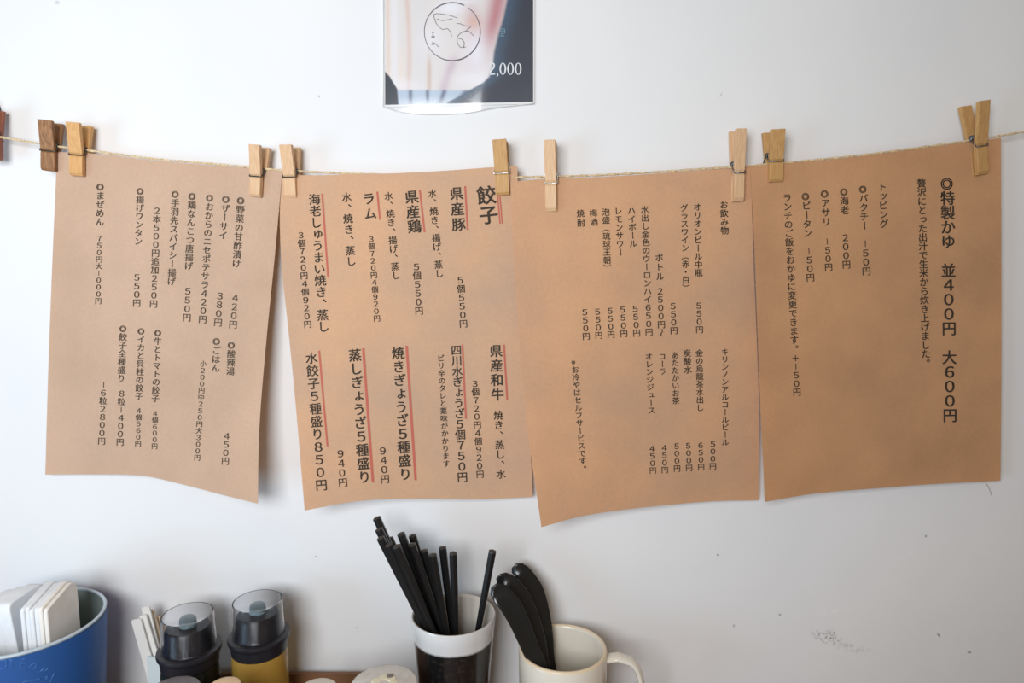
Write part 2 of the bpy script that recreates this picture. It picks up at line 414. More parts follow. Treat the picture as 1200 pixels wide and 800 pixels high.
info = {1: ('leftmost brown paper menu sheet, starting beside the dark weathered peg', 'kraft_a'),
        2: ('brown paper menu sheet with red underlined headings', 'kraft_b'),
        3: ('brown paper drinks menu curling forward at its lower left corner', 'kraft_c'),
        4: ('rightmost brown paper menu with a large bold first column', 'kraft_d')}
TX = {1: [('◎野菜の甘酢漬け',282.4,235,277,308.5),('420円',275.4,349,273,380),('◎ザーサイ',265,233.5,261.4,275.5),('380円',257.8,346.6,255.4,377.5),
          ('◎おからのニセポテサラ420円',246,232,237.4,374),('◎鶏なんこつ唐揚げ',225.4,230,221,311.5),('550円',220,341,218.8,372),
          ('◎手羽先スパイシー揚げ',205.6,227.5,200.8,329.5),('2本500円追加250円',184,246.8,179.8,355.8),('◎揚げワンタン',164.5,224,162,282.6),
          ('550円',160.3,324.9,160,354.8),('◎まぜめん',117.7,218.9,116.7,259.8),('750円大1000円',116.4,279.3,115,352.5),
          ('◎酸辣湯',271.4,404.5,270,434.7),('450円',265.6,510.8,264,540),('◎ごはん',254,400,252.4,431),('小200円中250円大300円',238,426,231,536),
          ('◎牛とトマトの餃子',185.3,390,182,466.6),('4個600円',181.6,484.4,181,522.5),('◎イカと貝柱の餃子',165.6,388,162.8,464),
          ('4個560円',162.5,481,161.6,519.7),('◎餃子全種盛り',144.4,385,142,443),('8粒1400円',142.5,461,140.6,517.8),('16粒2800円',121.3,450.6,119,516.6)],
      2: [('餃子',570,228.5,572.5,251.6,23,.017),('県産豚',535,226.6,537.5,262.5,16.5,.015),('5個550円',539.4,328,543,379),('水、焼き、揚げ、蒸し',506.6,226.6,514.7,320.3),
          ('県産鶏',482.5,230.6,485.6,265,16.5,.015),('5個550円',488,312.5,491,364),('水、焼き、揚げ、蒸し',455.4,229.6,463.8,322.5),
          ('ラム',432,232.6,433.8,250,15,.015),('3個720円4個920円',435,280,441.6,372.9),('水、焼き、蒸し',406,231,411.3,306,12),
          ('海老しゅうまい焼き、蒸し',368.5,233.5,379,382.5,14),('3個720円4個920円',352.6,275.4,360.4,379.8),
          ('県産和牛',581.4,411,583,462,15.5,.015),('焼き、蒸し、水',584,486.3,587,555.3),('3個720円4個920円',556.7,449.5,562.5,555.3),
          ('四川水ぎょうざ5個750円',534.6,410,541.8,558.7,12.8,.012),('ピリ辛のタレと薬味がかかります',516.5,419.4,523,543,8.6),
          ('焼きぎょうざ5種盛り',466.4,413.6,475,555.3,15.5,.015),('940円',448.6,528,451,561),('蒸しぎょうざ5種盛り',416,416,427,558.7,15.5,.015),
          ('940円',399,531.4,401.8,565),('水餃子5種盛り850円',365,419.4,376.5,568,14.5,.01)],
      3: [('お飲み物',848.3,239.8,849.3,270),('オリオンビール中瓶',817.4,242.4,818.7,319.5),('550円',819,357.9,819.7,386),('グラスワイン（赤・白）',801.8,243.4,804,337.4),
          ('550円',788.8,358.5,789.8,387),('ボトル',772.5,301.6,773.5,323.7,10),('2500円〜',773.5,341,775.4,389.8),('水出し金色のウーロンハイ650円',755.6,245.7,760.5,388.8),
          ('ハイボール',740,246.9,742,285.3),('550円',744.4,361.6,746,390),('レモンサワー',724.4,246.9,727.2,295.3),('550円',729.7,362.5,731,390.6),
          ('泡盛（琉球王朝）',710,248.4,711.6,314),('550円',715,364,716,391.6),('梅酒',695.3,249.4,696,260,9.6),('550円',700.3,365,701.6,392.8),
          ('焼酎',680.3,250,681,261,9.6),('550円',685.3,365.6,686.9,393.8),('キリンノンアルコールビール',849.5,412,850,518),('500円',835.4,520,835.4,546),
          ('金の烏龍茶水出し',819.5,413.6,820.4,477.5),('650円',821,521.6,821.6,547),('炭酸水',805,413.6,806,433),('500円',806.6,522,807.5,548),
          ('あたたかいお茶',791,416,792,469.4),('500円',793,522.5,793.4,548.6),('コーラ',776,417.5,776.6,435),('450円',778.4,524.6,779,550.4),
          ('オレンジジュース',760.4,417.5,763.4,480.5),('450円',764,525.5,765,551),('※お冷やはセルフサービスです。',673.4,424,683.5,549)],
      4: [('◎特製かゆ　並400円　大600円',1110.5,215,1113.4,486.4,17.5,.015),('贅沢にとった出汁で生米から炊き上げました。',1080,214.7,1085.3,425,11),
          ('トッピング',1034,218.8,1036,262),('◎パクチー　150円',1011.6,221.6,1015.3,317.5),('◎海老',989.4,224.7,990,246),('200円',990.6,278.4,991.9,309.7),
          ('◎アサリ',966.9,227,968.4,259.7),('150円',969.4,283,971,312.8),('◎ピータン',944.4,230,946.6,273),('150円',948,294,949.7,325),
          ('ランチのご飯をおかゆに変更できます。',922.5,231.6,931.5,408.5),('+150円',932.3,419.5,933.9,459.2)]}
RL = [(583,228,586,262,1.6),(585.6,228,588.6,262,1.6),(545,218,548,269.5),(491.9,222.5,497.5,272),(442,224.5,445.2,257.4),(377.5,226.6,384.4,325),
      (590.6,403.6,594.4,469),(541.8,403.6,546,490.6),(476.5,405,487,562.5,3),(425.6,408,437,565,3),(374,410.7,383.7,522.8)]
SHEET_OBJ = {}
for k in (1, 2, 3, 4):
    s = SH[k]; lab, mk = info[k]
    top = at(*s.e[0][100], float(s.Y[0][1]))
    t = thing('menu_sheet', top, lab, 'menu', 'menu sheets pegged on the string'); SHEET_OBJ[k] = t
    s.mesh(M[mk], t)
    for a in TX[k]: write(s, t, *a, **({'m': 'ink_soft'} if k == 1 else {}))
for a in RL: redline(SH[2], SHEET_OBJ[2], *a)
bpy.data.objects.remove(_to)

# ------------------------------------------------------------------ string
SP = [(-40,154),(0,160.5),(45,168),(75,172.5),(110,177),(180,186),(250,192),(331,199.3),(400,202.8),(450,204.5),(520,206.5),(600,207.5),(640,207),
      (700,205.2),(760,202),(820,198),(870,195),(905,191.8),(1000,182.8),(1100,169.8),(1160,161),(1200,154.5),(1250,147)]
sp = catmull(SP, 260)
pts = [at(p[0], p[1], -.0158) for p in sp]
mb = MB()
for ph in (0, math.pi):                      # two twisted strands
    q = [Vector((p.x, p.y + .00045*math.cos(i*.9+ph), p.z + .00045*math.sin(i*.9+ph))) for i, p in enumerate(pts)]
    mb.add(*tube(q, .00058, 6))
tag(mb.build('string', M['jute'], origin=pts[0], smooth=True), 'thin jute string stretched along the wall, carrying pegs and menus', 'string')

# ------------------------------------------------------------------ clothespins
def peg(tip, top, wpx, yaw, wm, label, Y=-.0158, steel='steel', openk=1.0):
    A = at(tip[0], tip[1], Y); k = axial(Y, tip[1]) / FPX
    B = at(top[0], top[1], Y - .006)
    W = wpx * k
    dx = B.x - A.x; Lz = math.hypot(B.x - A.x, B.z - A.z); roll = math.atan2(dx, B.z - A.z)
    R = Matrix.Rotation(roll, 4, 'Y') @ Matrix.Rotation(math.radians(yaw), 4, 'Z')
    T = Matrix.Translation(A) @ R
    t = thing('clothespin', A, label, 'clothespin', 'wooden pegs on the string')
    def leg(sg):
        o = openk
        prof = [(-.0007, 0), (-.0007, .30*Lz), (-.0017, .44*Lz), (-.0022-.0012*o, .60*Lz), (-.0030-.0028*o, Lz),
                (-.0068-.0030*o, Lz), (-.0058-.0012*o, .62*Lz), (-.0056, .44*Lz), (-.0044, .405*Lz), (-.0044, .385*Lz), (-.0052, .36*Lz), (-.0050, .05*Lz), (-.0034, 0)]
        V = []; n = len(prof)
        for x in (-W/2, W/2):
            V += [T @ Vector((x, y * sg, z)) for y, z in prof]
        F = [(i, (i+1) % n, n+(i+1) % n, n+i) for i in range(n)] + [tuple(range(n))[::-1], tuple(range(n, 2*n))]
        o_ = mobj('leg', V, F, M[wm], t); bevel(o_, .00035, 2); return o_
    leg(1); leg(-1)
    mb = MB(); zc = .53 * Lz; hw = W/2 + .0004
    coil = [T @ Vector((-hw + 2*hw*i/60, .0019*math.cos(i*.628*1.3), zc + .0019*math.sin(i*.628*1.3))) for i in range(61)]
    mb.add(*tube(coil, .00045, 6))
    for sg in (1, -1):
        P = [T @ Vector((sg*hw, .0019*sg, zc+.0005)), T @ Vector((sg*(hw+.0004), -.002*sg, .48*Lz)), T @ Vector((sg*(hw+.0003), -.0049*sg, .40*Lz)),
             T @ Vector((sg*hw*.9, -.0051*sg, .395*Lz)), T @ Vector((-sg*hw, -.0051*sg, .395*Lz))]
        mb.add(*tube(P, .0005, 6))
    for sg in (1,):
        P = [T @ Vector((-sg*hw, .0019, zc)), T @ Vector((-sg*(hw+.0004), -.003, .46*Lz)), T @ Vector((-sg*(hw), -.0051, .395*Lz))]
        mb.add(*tube(P, .0005, 6))
    mb.build('spring', M[steel], t, smooth=True)
    return t
peg((59.5,200.5),(54.5,141),15.5,4,'wood_dark','dark weathered wooden peg, left of the first menu sheet',steel='steel_dark')
peg((93,206.5),(88.5,144),15.5,-2,'wood_gold','golden wooden peg holding the left end of the first menu',steel='steel_dark',openk=1.1)
peg((302,231),(302,170),14,-14,'wood_pale','pale wooden peg holding the right end of the first menu sheet',steel='steel_dark',openk=.8)
peg((343,232),(337.5,170),14.5,-8,'wood_pale','pale wooden peg holding the left end of the red underlined menu, tilted left',steel='steel_dark')
peg((590,229),(586,163.5),16,-5,'wood_olive','tan wooden peg just right of the big double red underlined heading',steel='steel_bright',openk=.7)
peg((646.5,248),(645.5,164),13,-9,'wood_pale','narrow pale wooden peg at the left end of the drinks menu',Y=-.018,steel='steel_bright',openk=.6)
peg((863.5,236),(867,151),12,6,'wood_pale','narrow pale wooden peg at the right end of the drinks menu',steel='steel',openk=.6)
peg((907,213.5),(909.5,152),16.5,5,'wood_olive','short tan peg holding the left end of the rightmost menu',Y=-.0172,steel='steel',openk=1.0)
peg((1147.5,205),(1147,119.5),14.5,10,'wood_olive','long spread tan peg near the right end of the string',steel='steel',openk=1.5)
peg((-8,187),(-17,126),15,0,'wood_red','reddish wooden peg cut off by the left edge of the photo',steel='steel_dark')
c = at(-13, 131, -.0006)
V = []; F = []
n = 32; r = .0105
for dz in (0, 1):
    for k in range(n):
        a = 2*math.pi*k/n; V.append((c.x + r*math.cos(a), -.0028 if dz == 0 else -.0003, c.z + r*1.25*math.sin(a)))
F = [tuple(range(n)), tuple(range(n, 2*n))[::-1]] + [(k, n+k, n+(k+1) % n, (k+1) % n) for k in range(n)]
tag(mobj('round_magnet', V, F, M['navy'], origin=c), 'dark round disc on the wall at the far left edge', 'magnet')

# ------------------------------------------------------------------ poster in a clear sleeve
PX0, PX1, PY1 = 451.3, 624.8, 121.0
pos = thing('poster', at(538, 121, -.001), 'dark printed poster in a clear plastic sleeve at top centre', 'poster')
PYT = -62.0
def quad_px(x0, y0, x1, y1, Y, skew=(0, 0, 0, 0)):
    return [at(x0, y0, Y), at(x1, y0, Y), at(x1, y1 + skew[1], Y), at(x0, y1 + skew[0], Y)]
def slab_px(poly, Y0, Y1):
    n = len(poly); V = [at(x, y, Y0) for x, y in poly]; V += [Vector((v.x, Y1, v.z)) for v in V]
    F = [tuple(range(n)), tuple(range(n, 2*n))[::-1]] + [(k, n+k, n+(k+1) % n, (k+1) % n) for k in range(n)]
    return V, F
mobj('backing_card', *slab_px([(449.8,PYT-1),(626.8,PYT-1),(626.4,120.3),(624,121.8),(452,125.2),(450,125)], -.0012, -.0004), M['card'], pos)
def picture():
    nx, ny = 176, 186
    gx, gy = np.meshgrid(np.linspace(PX0, PX1, nx), np.linspace(PYT, 1, ny)); X = gx.ravel()
    tt = (np.linspace(0, 1, ny)[:, None] * np.ones(nx)).ravel()
    bot = 122.8 + (X - PX0) / (PX1 - PX0) * -3.6
    Yp = PYT + tt * (bot - PYT)
    sm = lambda a, b, x: np.clip((x - a) / (b - a), 0, 1)**2 * (3 - 2*np.clip((x - a) / (b - a), 0, 1))
    xr = np.interp(Yp, [-62, -20, 0, 20, 40, 60, 78, 90, 97, 104, 112, 120], [603, 598, 594, 590, 584, 579, 577, 573, 566, 553, 540, 524])
    xl = np.interp(Yp, [-62, 83, 90, 97, 104, 122], [440, 450.5, 457, 461, 465.5, 467])
    inside = sm(-2.2, 2.2, xr - X) * sm(-1, 1, X - xl)
    def c(*v): return np.array(srgb(*v)[:3])
    def mixc(A, B, t): return A * (1 - t[:, None]) + B * t[:, None]
    navy = np.tile(c(52, 58, 72), (X.size, 1))
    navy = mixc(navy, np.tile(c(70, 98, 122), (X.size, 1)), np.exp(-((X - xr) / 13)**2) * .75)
    navy = mixc(navy, np.tile(c(40, 50, 62), (X.size, 1)), sm(470, 455, X))
    g = np.tile(c(232, 226, 222), (X.size, 1))
    def streak(cx, w, col, amt):
        nonlocal g
        g = mixc(g, np.tile(c(*col), (X.size, 1)), np.exp(-((X - cx) / w)**2) * amt)
    streak(455 + Yp*.01, 1.6, (238, 205, 184), .8); streak(462, 5, (242, 240, 242), .6)
    streak(477 + 3*np.sin(Yp/40), 3, (226, 198, 184), .8); streak(490, 7, (228, 226, 226), .7)
    streak(503, 2.6, (214, 190, 176), sm(50, 80, Yp) * .9); streak(470, 4, (245, 226, 206), sm(40, 90, Yp)*.5)
    streak(535 - (Yp - 60)*.35, 6, (208, 186, 196), sm(55, 80, Yp) * .8)
    streak(550 + 6*np.sin(Yp/30), 9, (214, 176, 182), sm(-10, 20, Yp) * sm(100, 50, Yp) * .6)
    pk = np.exp(-((X - (xr - 10)) / 11)**2) * sm(90, 25, Yp)
    g = mixc(g, np.tile(c(196, 132, 138), (X.size, 1)), pk * .95)
    g = mixc(g, np.tile(c(222, 172, 150), (X.size, 1)), np.exp(-((X - 556) / 9)**2 - ((Yp - 27) / 9)**2) * .85)
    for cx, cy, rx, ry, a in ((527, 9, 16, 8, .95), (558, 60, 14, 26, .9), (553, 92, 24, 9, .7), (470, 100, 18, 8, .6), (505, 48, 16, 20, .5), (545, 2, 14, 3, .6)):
        g = mixc(g, np.tile(c(244, 242, 247), (X.size, 1)), np.exp(-((X - cx) / rx)**2 - ((Yp - cy) / ry)**2) * a)  # soft white spots: glare of the sleeve painted into the print colours
    low = sm(104, 107, Yp)
    gl = np.tile(c(188, 204, 220), (X.size, 1))
    for cx, w in ((481, 2.4), (501, 2.2), (521 - (Yp - 106)*.35, 3), (549 - (Yp - 104)*.9, 4)):
        gl = mixc(gl, np.tile(c(84, 98, 126), (X.size, 1)), np.exp(-((X - cx) / w)**2) * .9)
    gl = mixc(gl, np.tile(c(228, 232, 238), (X.size, 1)), sm(112, 121, Yp) * .5)
    g = mixc(g, gl, low)
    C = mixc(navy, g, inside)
    V = at_np(np.stack([X, Yp], 1), -.0014)
    F = [(j*nx+i, (j+1)*nx+i, (j+1)*nx+i+1, j*nx+i+1) for j in range(ny-1) for i in range(nx-1)]
    m = mat('poster_print_with_glare', (1, 1, 1, 1), .45, spec=.4)
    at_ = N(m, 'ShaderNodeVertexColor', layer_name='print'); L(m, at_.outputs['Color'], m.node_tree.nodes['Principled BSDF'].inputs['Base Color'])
    o = mobj('printed_picture_with_glare', V, F, m, pos)
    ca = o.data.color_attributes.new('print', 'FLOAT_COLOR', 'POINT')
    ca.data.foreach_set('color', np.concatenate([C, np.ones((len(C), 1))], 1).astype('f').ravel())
picture()
def stroke_px(mb, P, w, Y, n=None):
    P = np.array(catmull(P, n or (len(P)*6))) if len(P) > 2 else np.array(P, float)
    V = []; F = []
    ws = w if hasattr(w, '__len__') else [w]*2
    for i in range(len(P)):
        t = P[min(i+1, len(P)-1)] - P[max(i-1, 0)]; t = t / np.linalg.norm(t); nn = np.array([-t[1], t[0]])
        ww = np.interp(i/(len(P)-1), np.linspace(0, 1, len(ws)), ws)
        for sg in (-1, 1):
            q = P[i] + nn*sg*ww/2; V.append(at(q[0], q[1], Y))
        if i: F.append((2*i-2, 2*i-1, 2*i+1, 2*i))
    mb.add(V, F)
mb = MB()
ring = [(530 + 32.8*math.cos(a), 37 + 34*math.sin(a)) for a in np.linspace(-.95, 5.15, 60)]
stroke_px(mb, ring, [.9, .9, 1.1, 1.6, .9, .7, .8, 1.3, 1.2], -.0017, 120)
for P in ([(536,21),(525,17.5),(509,16.5),(509.5,23),(513,30),(519,34.5),(524,33.5),(528,38),(529,43)],
          [(535,27.5),(540,28),(544,30),(551.5,31),(546.5,36),(550,37),(554,41),(555,42)],
          [(546.5,36),(541,38),(536,43),(536,50),(540,55.5),(546,55)], [(537,45),(541,46),(544,50),(543,56)],
          [(512,22),(518,24),(530,22)], [(509,50),(514,55)]):
    stroke_px(mb, P, .6, -.0017)
for P in ([(506,38),(508.5,38)],[(507,40),(508,44)],[(505.5,43),(509.5,43)],[(507,49),(508,53)],[(505.5,52),(508.5,50.5)]):
    stroke_px(mb, P, 1.1, -.0017)
mb.build('circular_logo', M['line_ink'], pos)
mb = MB()
for cx in (589.3, 598.3, 607.3):             # serif noughts: thick sides, thin top and bottom
    out = [(cx + 3.9*math.cos(a), 80.6 + 7*math.sin(a)) for a in np.linspace(0, 2*math.pi, 33)]
    inn = [(cx + 2.1*math.cos(a), 80.6 + 6.3*math.sin(a)) for a in np.linspace(0, 2*math.pi, 33)]
    V = [at(x, y, -.0017) for x, y in out + inn]; mb.add(V, [(i, i+1, 34+i, 33+i) for i in range(32)])
stroke_px(mb, [(573.6,76.5),(575,74.3),(577.5,74),(579.2,76),(578.6,79),(575.5,83),(573.2,86.6)], [1.1,1.5,1.8,1.2], -.0017)
stroke_px(mb, [(572.9,86.9),(580.2,86.7)], 1.5, -.0017)
stroke_px(mb, [(583,86.3),(583.3,88),(582,89.6)], [1.8,1.4,.6], -.0017)
mb.build('price_text', M['white_ink'], pos)
mb = MB()
for P in ([(585.5,34),(591.5,34)],[(591.5,34),(591.5,39)],[(586,37),(591,37)],[(587.5,33),(587.5,42)],[(585.5,42),(591,42)],[(587,39.5),(590.5,39.5)]):
    stroke_px(mb, P, .9, -.0017)
mb.build('small_character', M['cyan_ink'], pos)
# clear sleeve: slightly wavy film standing off the print, open hem below
m = bpy.data.materials.new('clear_film'); m.use_nodes = True; nt = m.node_tree; nt.nodes.remove(nt.nodes['Principled BSDF'])
tr = N(m, 'ShaderNodeBsdfTransparent'); tr.inputs[0].default_value = (.97, .97, .98, 1); gl = N(m, 'ShaderNodeBsdfGlossy'); gl.inputs['Roughness'].default_value = .12
mx = N(m, 'ShaderNodeMixShader'); mx.inputs[0].default_value = .07
L(m, tr.outputs[0], mx.inputs[1]); L(m, gl.outputs[0], mx.inputs[2]); L(m, mx.outputs[0], nt.nodes['Material Output'].inputs['Surface'])
M['film'] = m
nx, ny = 40, 44; V = []; F = []
for j in range(ny):
    for i in range(nx):
        u = i/(nx-1); v = j/(ny-1); x = 448.5 + u*179
        bt = np.interp(x, [448, 470, 500, 545, 580, 627.5], [126.5, 131.5, 134, 132.5, 126.5, 121.5])
        y = (PYT - 3) + v*(bt - PYT + 3)
        V.append(at(x, y, -.0032 - .0012*math.sin(u*9 + v*2)*math.sin(math.pi*u) - .0005*math.sin(v*7+u*5)))
F = [(j*nx+i, (j+1)*nx+i, (j+1)*nx+i+1, j*nx+i+1) for j in range(ny-1) for i in range(nx-1)]
mobj('plastic_sleeve', V, F, M['film'], pos, smooth=True)
mb = MB()
hem = [(449,124.5),(470,130.5),(500,133.2),(545,131.8),(580,125.8),(626,121)]
P = [at(x, y, -.0030) for x, y in [tuple(q) for q in catmull(hem, 30)]]; mb.add(*tube(P, .0003, 5))
P = [at(449, y, -.0030) for y in np.linspace(PYT, 125, 12)]; mb.add(*tube(P, .0004, 5))
mb.build('sleeve_seam', M['card'], pos, smooth=True)

# ------------------------------------------------------------------ loose fibre under the last sheet
P = [at(x, y, -.0007) for x, y in [tuple(q) for q in catmull([(1155,566),(1158,570),(1161,577),(1162,580)], 10)]]
tag(mobj('loose_fibre', *tube(P, .00026, 5), M['hair'], origin=P[0], smooth=True), 'tiny loose fibre on the wall under the rightmost menu', 'fibre')

# ------------------------------------------------------------------ cup of chopsticks
def rim_center(px, py, Y): p = at(px, py, Y); return p.x, Y, p.z
cx, cy, cz = rim_center(531.5, 718.5, -.055)
CR = .0362
cup = thing('ceramic_cup', (cx, cy, 0), 'dark ceramic cup with a white glazed top band, holding black chopsticks', 'cup')
prof = [(0,.0),(.024,0),(.0262,.002),(.029,cz*.3),(.0318,cz*.6),(.0345,cz*.9),(CR-.0006,cz-.0016),(CR-.0012,cz)]
o = mobj('cup_body', *lathe(prof, (cx, cy, 0)), cup_material(cz - .0185), cup); smooth_by_angle(o, 60)
prof = [(CR-.0012,cz),(CR-.0020,cz+.0001),(CR-.0028,cz-.0006),(CR-.0033,cz-.003),(.0312,cz*.85),(.0276,cz*.5),(.0242,.012),(.018,.006),(0,.0055)]
smooth_by_angle(mobj('lining', *lathe(prof, (cx, cy, 0)), M['cup_inside'], cup), 60)
sticks = [ # top px, entry px, Ytop, Ybottom, words
 ((441,606),(496,726),-.045,-.056,'highest chopstick, at the far left of the fanned bundle'),
 ((443.5,619),(498,730),-.053,-.060,'chopstick just under the highest one at the left of the bundle'),
 ((445.5,629),(498,734),-.061,-.066,'lowest chopstick end of the three stacked at the far left'),
 ((456,630),(502,733),-.038,-.044,'fourth chopstick from the left of the bundle, its end tucked behind others'),
 ((455.5,637),(504,738),-.069,-.073,'fourth chopstick end down on the left, in front'),
 ((464.5,639),(510,740),-.076,-.068,'chopstick with a low blunt end in the middle of the left cluster'),
 ((469.5,624.5),(514,736),-.054,-.053,'chopstick rising above the left cluster, its round end facing out'),
 ((483,626.5),(518,738),-.039,-.044,'rear chopstick of the pair just right of the left cluster'),
 ((482.5,637),(519,743),-.058,-.060,'front chopstick of the pair just right of the left cluster'),
 ((496.5,644),(521,744),-.048,-.052,'chopstick left of the narrow gap, slightly shorter behind its neighbour'),
 ((506.8,649),(523.5,746),-.060,-.060,'shortest chopstick with a shiny end, left of the narrow gap'),
 ((518.5,640.5),(530.5,744),-.046,-.050,'chopstick just right of the narrow gap, leaning on the next'),
 ((531,647),(534.5,746),-.058,-.056,'nearly upright chopstick at the right side of the bundle'),
 ((577.3,645),(559.5,742),-.058,-.050,'lone chopstick leaning right, apart from the others')]
ZB = .0075
for (tp, ep, Yt, Yb, words) in sticks:
    A = at(tp[0], tp[1], Yt)
    lo, hi = .5, 4.0
    for _ in range(40):
        s_ = (lo + hi)/2; q = (tp[0] + (ep[0]-tp[0])*s_, tp[1] + (ep[1]-tp[1])*s_)
        if at(q[0], q[1], Yb).z > ZB: lo = s_
        else: hi = s_
    B = at(q[0], q[1], Yb)
    dx, dy = B.x - cx, B.y - cy; rr = math.hypot(dx, dy)
    if rr > .021: B.x = cx + dx*.021/rr; B.y = cy + dy*.021/rr
    # at the rim
    tt_ = (cz - A.z)/(B.z - A.z); R_ = A.lerp(B, tt_); print('stick', words[:20], 'rim r', round(math.hypot(R_.x-cx, R_.y-cy), 4), 'len', round((A-B).length, 3), 'rb', round(rr,4))
    d = (A - B).normalized()
    st = thing('chopstick', B, 'black hexagonal ' + words.replace('chopstick', 'chopstick', 1), 'chopstick', 'black chopsticks in the cup')
    st['label'] = 'black ' + words
    P = [B, B.lerp(A, .35), B.lerp(A, .8), A - d*.0012]; rad = [.0017, .0024, .0034, .0036]
    o = mobj('shaft', *tube(P, rad, 6), M['black'], st); bevel(o, .0004, 2)
    P = [A - d*.0012, A - d*.0005, A, A + d*.0004]; mobj('end_cap', *tube(P, [.0036, .0035, .0028, .0012], 6), M['black_end'], st)

# ------------------------------------------------------------------ mug of spoons
mx_, my_, mz_ = rim_center(659.5, 757.5, -.058)
MR = .0374
mug = thing('mug', (mx_, my_, 0), 'cream ceramic mug with a handle on its right, holding black spoons', 'mug')
prof = [(0,0),(.031,0),(.0345,.003),(.0362,.02),(MR-.0002,mz_*.7),(MR,mz_-.0025),(MR-.0008,mz_-.0005),(MR-.0020,mz_),(MR-.0034,mz_-.0008),(MR-.0040,mz_-.003),(.0332,mz_*.5),(.0318,.012),(.027,.0065),(0,.006)]
o = mobj('mug_body', *lathe(prof, (mx_, my_, 0), 64), M['cream'], mug); smooth_by_angle(o, 60)
o = mobj('rim', *lathe([(MR-.0002,mz_-.0018),(MR-.0006,mz_-.0002),(MR-.0020,mz_+.0003),(MR-.0032,mz_-.0004),(MR-.0036,mz_-.0018)], (mx_, my_, 0), 64), M['cream_rim'], mug, smooth=True)
hp = [(MR-.001, .9), (MR+.008, .93), (MR+.019, .90), (MR+.0265, .76), (MR+.028, .55), (MR+.022, .34), (MR+.010, .24), (MR-.001, .20)]
ang = math.radians(-8)
hc = [tuple(q) for q in catmull(hp, 24)]
V = []; F = []; n = 12
for i, (r_, zz) in enumerate(hc):
    a = hc[max(i-1, 0)]; b = hc[min(i+1, len(hc)-1)]; tx, tz = b[0]-a[0], (b[1]-a[1])*mz_; l = math.hypot(tx, tz); nx_, nz_ = -tz/l, tx/l
    for k in range(n):
        f = 2*math.pi*k/n; e = .0030*math.cos(f); g_ = .0062*math.sin(f)
        rr = r_ + nx_*e; z_ = zz*mz_ + nz_*e
        V.append((mx_ + rr*math.cos(ang) - g_*math.sin(ang), my_ + rr*math.sin(ang) + g_*math.cos(ang), z_))
for i in range(len(hc)-1):
    for k in range(n): l = (k+1) % n; F.append((i*n+k, i*n+l, (i+1)*n+l, (i+1)*n+k))
F += [tuple(range(n))[::-1], tuple((len(hc)-1)*n+k for k in range(n))]
mobj('handle', V, F, M['cream'], mug, smooth=True)

def spoon(pxs, Ys, wd, label, tilt=.35, bowlx=0, bowly=0):
    """pxs: centreline pixels from the handle's tip down to the mug, then the bowl inside"""
    P = [at(x, y, Y) for (x, y), Y in zip(pxs, Ys)]
    last = P[-1]
    P += [Vector((last.x + .3*(mx_+bowlx-last.x), last.y*.5+(my_+bowly)*.5, .034)), Vector((mx_ + bowlx, my_ + bowly, .016))]
    C = [Vector(q) for q in catmull([tuple(p) for p in P], 40)]
    V = []; F = []; n = 16
    tot = len(C)
    for i, p in enumerate(C):
        t = (C[min(i+1, tot-1)] - C[max(i-1, 0)]).normalized()
        s_ = i/(tot-1)
        nf = Vector((tilt, -1, .25)); side = t.cross(nf).normalized(); nrm = side.cross(t).normalized()
        w_ = np.interp(s_, [0, .012, .03, .06, .2, .5, .6, .8, .9, 1], [.3, .62, .82, .95, 1, .8, .7, .7, .85, .4]) * wd
        for k in range(n):          # crescent section: a shallow channel
            f = 2*math.pi*k/n; a = math.cos(f); b = math.sin(f)
            V.append(p + side*(a*w_/2) + nrm*(b*.0013 - (1-a*a)*w_*.10))
    for i in range(tot-1):
        for k in range(n): l = (k+1) % n; F.append((i*n+k, i*n+l, (i+1)*n+l, (i+1)*n+k))
    F += [tuple(range(n))[::-1], tuple((tot-1)*n+k for k in range(n))]
    return tag(mobj('spoon', V, F, M['spoon'], origin=P[-1], smooth=True), label, 'spoon', 'black spoons in the cream mug')
spoon([(600,668),(609,669),(619,679),(629,695),(637,722),(642,752),(644,776)], [-.024,-.025,-.027,-.031,-.036,-.041,-.046], .0155, 'black spoon whose curved handle reaches highest, nearest the wall', .5, .006, .013)
spoon([(582,680),(592,679),(604,688),(616,705),(626,728),(634,754),(638,778)], [-.042,-.042,-.044,-.046,-.050,-.054,-.060], .0130, 'black spoon in the middle of the three, with a brownish sheen', .5, 0, -.001)
spoon([(575,692),(584,694),(595,705),(606,723),(616,746),(624,765),(632,781)], [-.062,-.062,-.064,-.067,-.070,-.073,-.076], .0175, 'broadest black spoon, in front, touching the lone chopstick', .35, -.004, -.015)

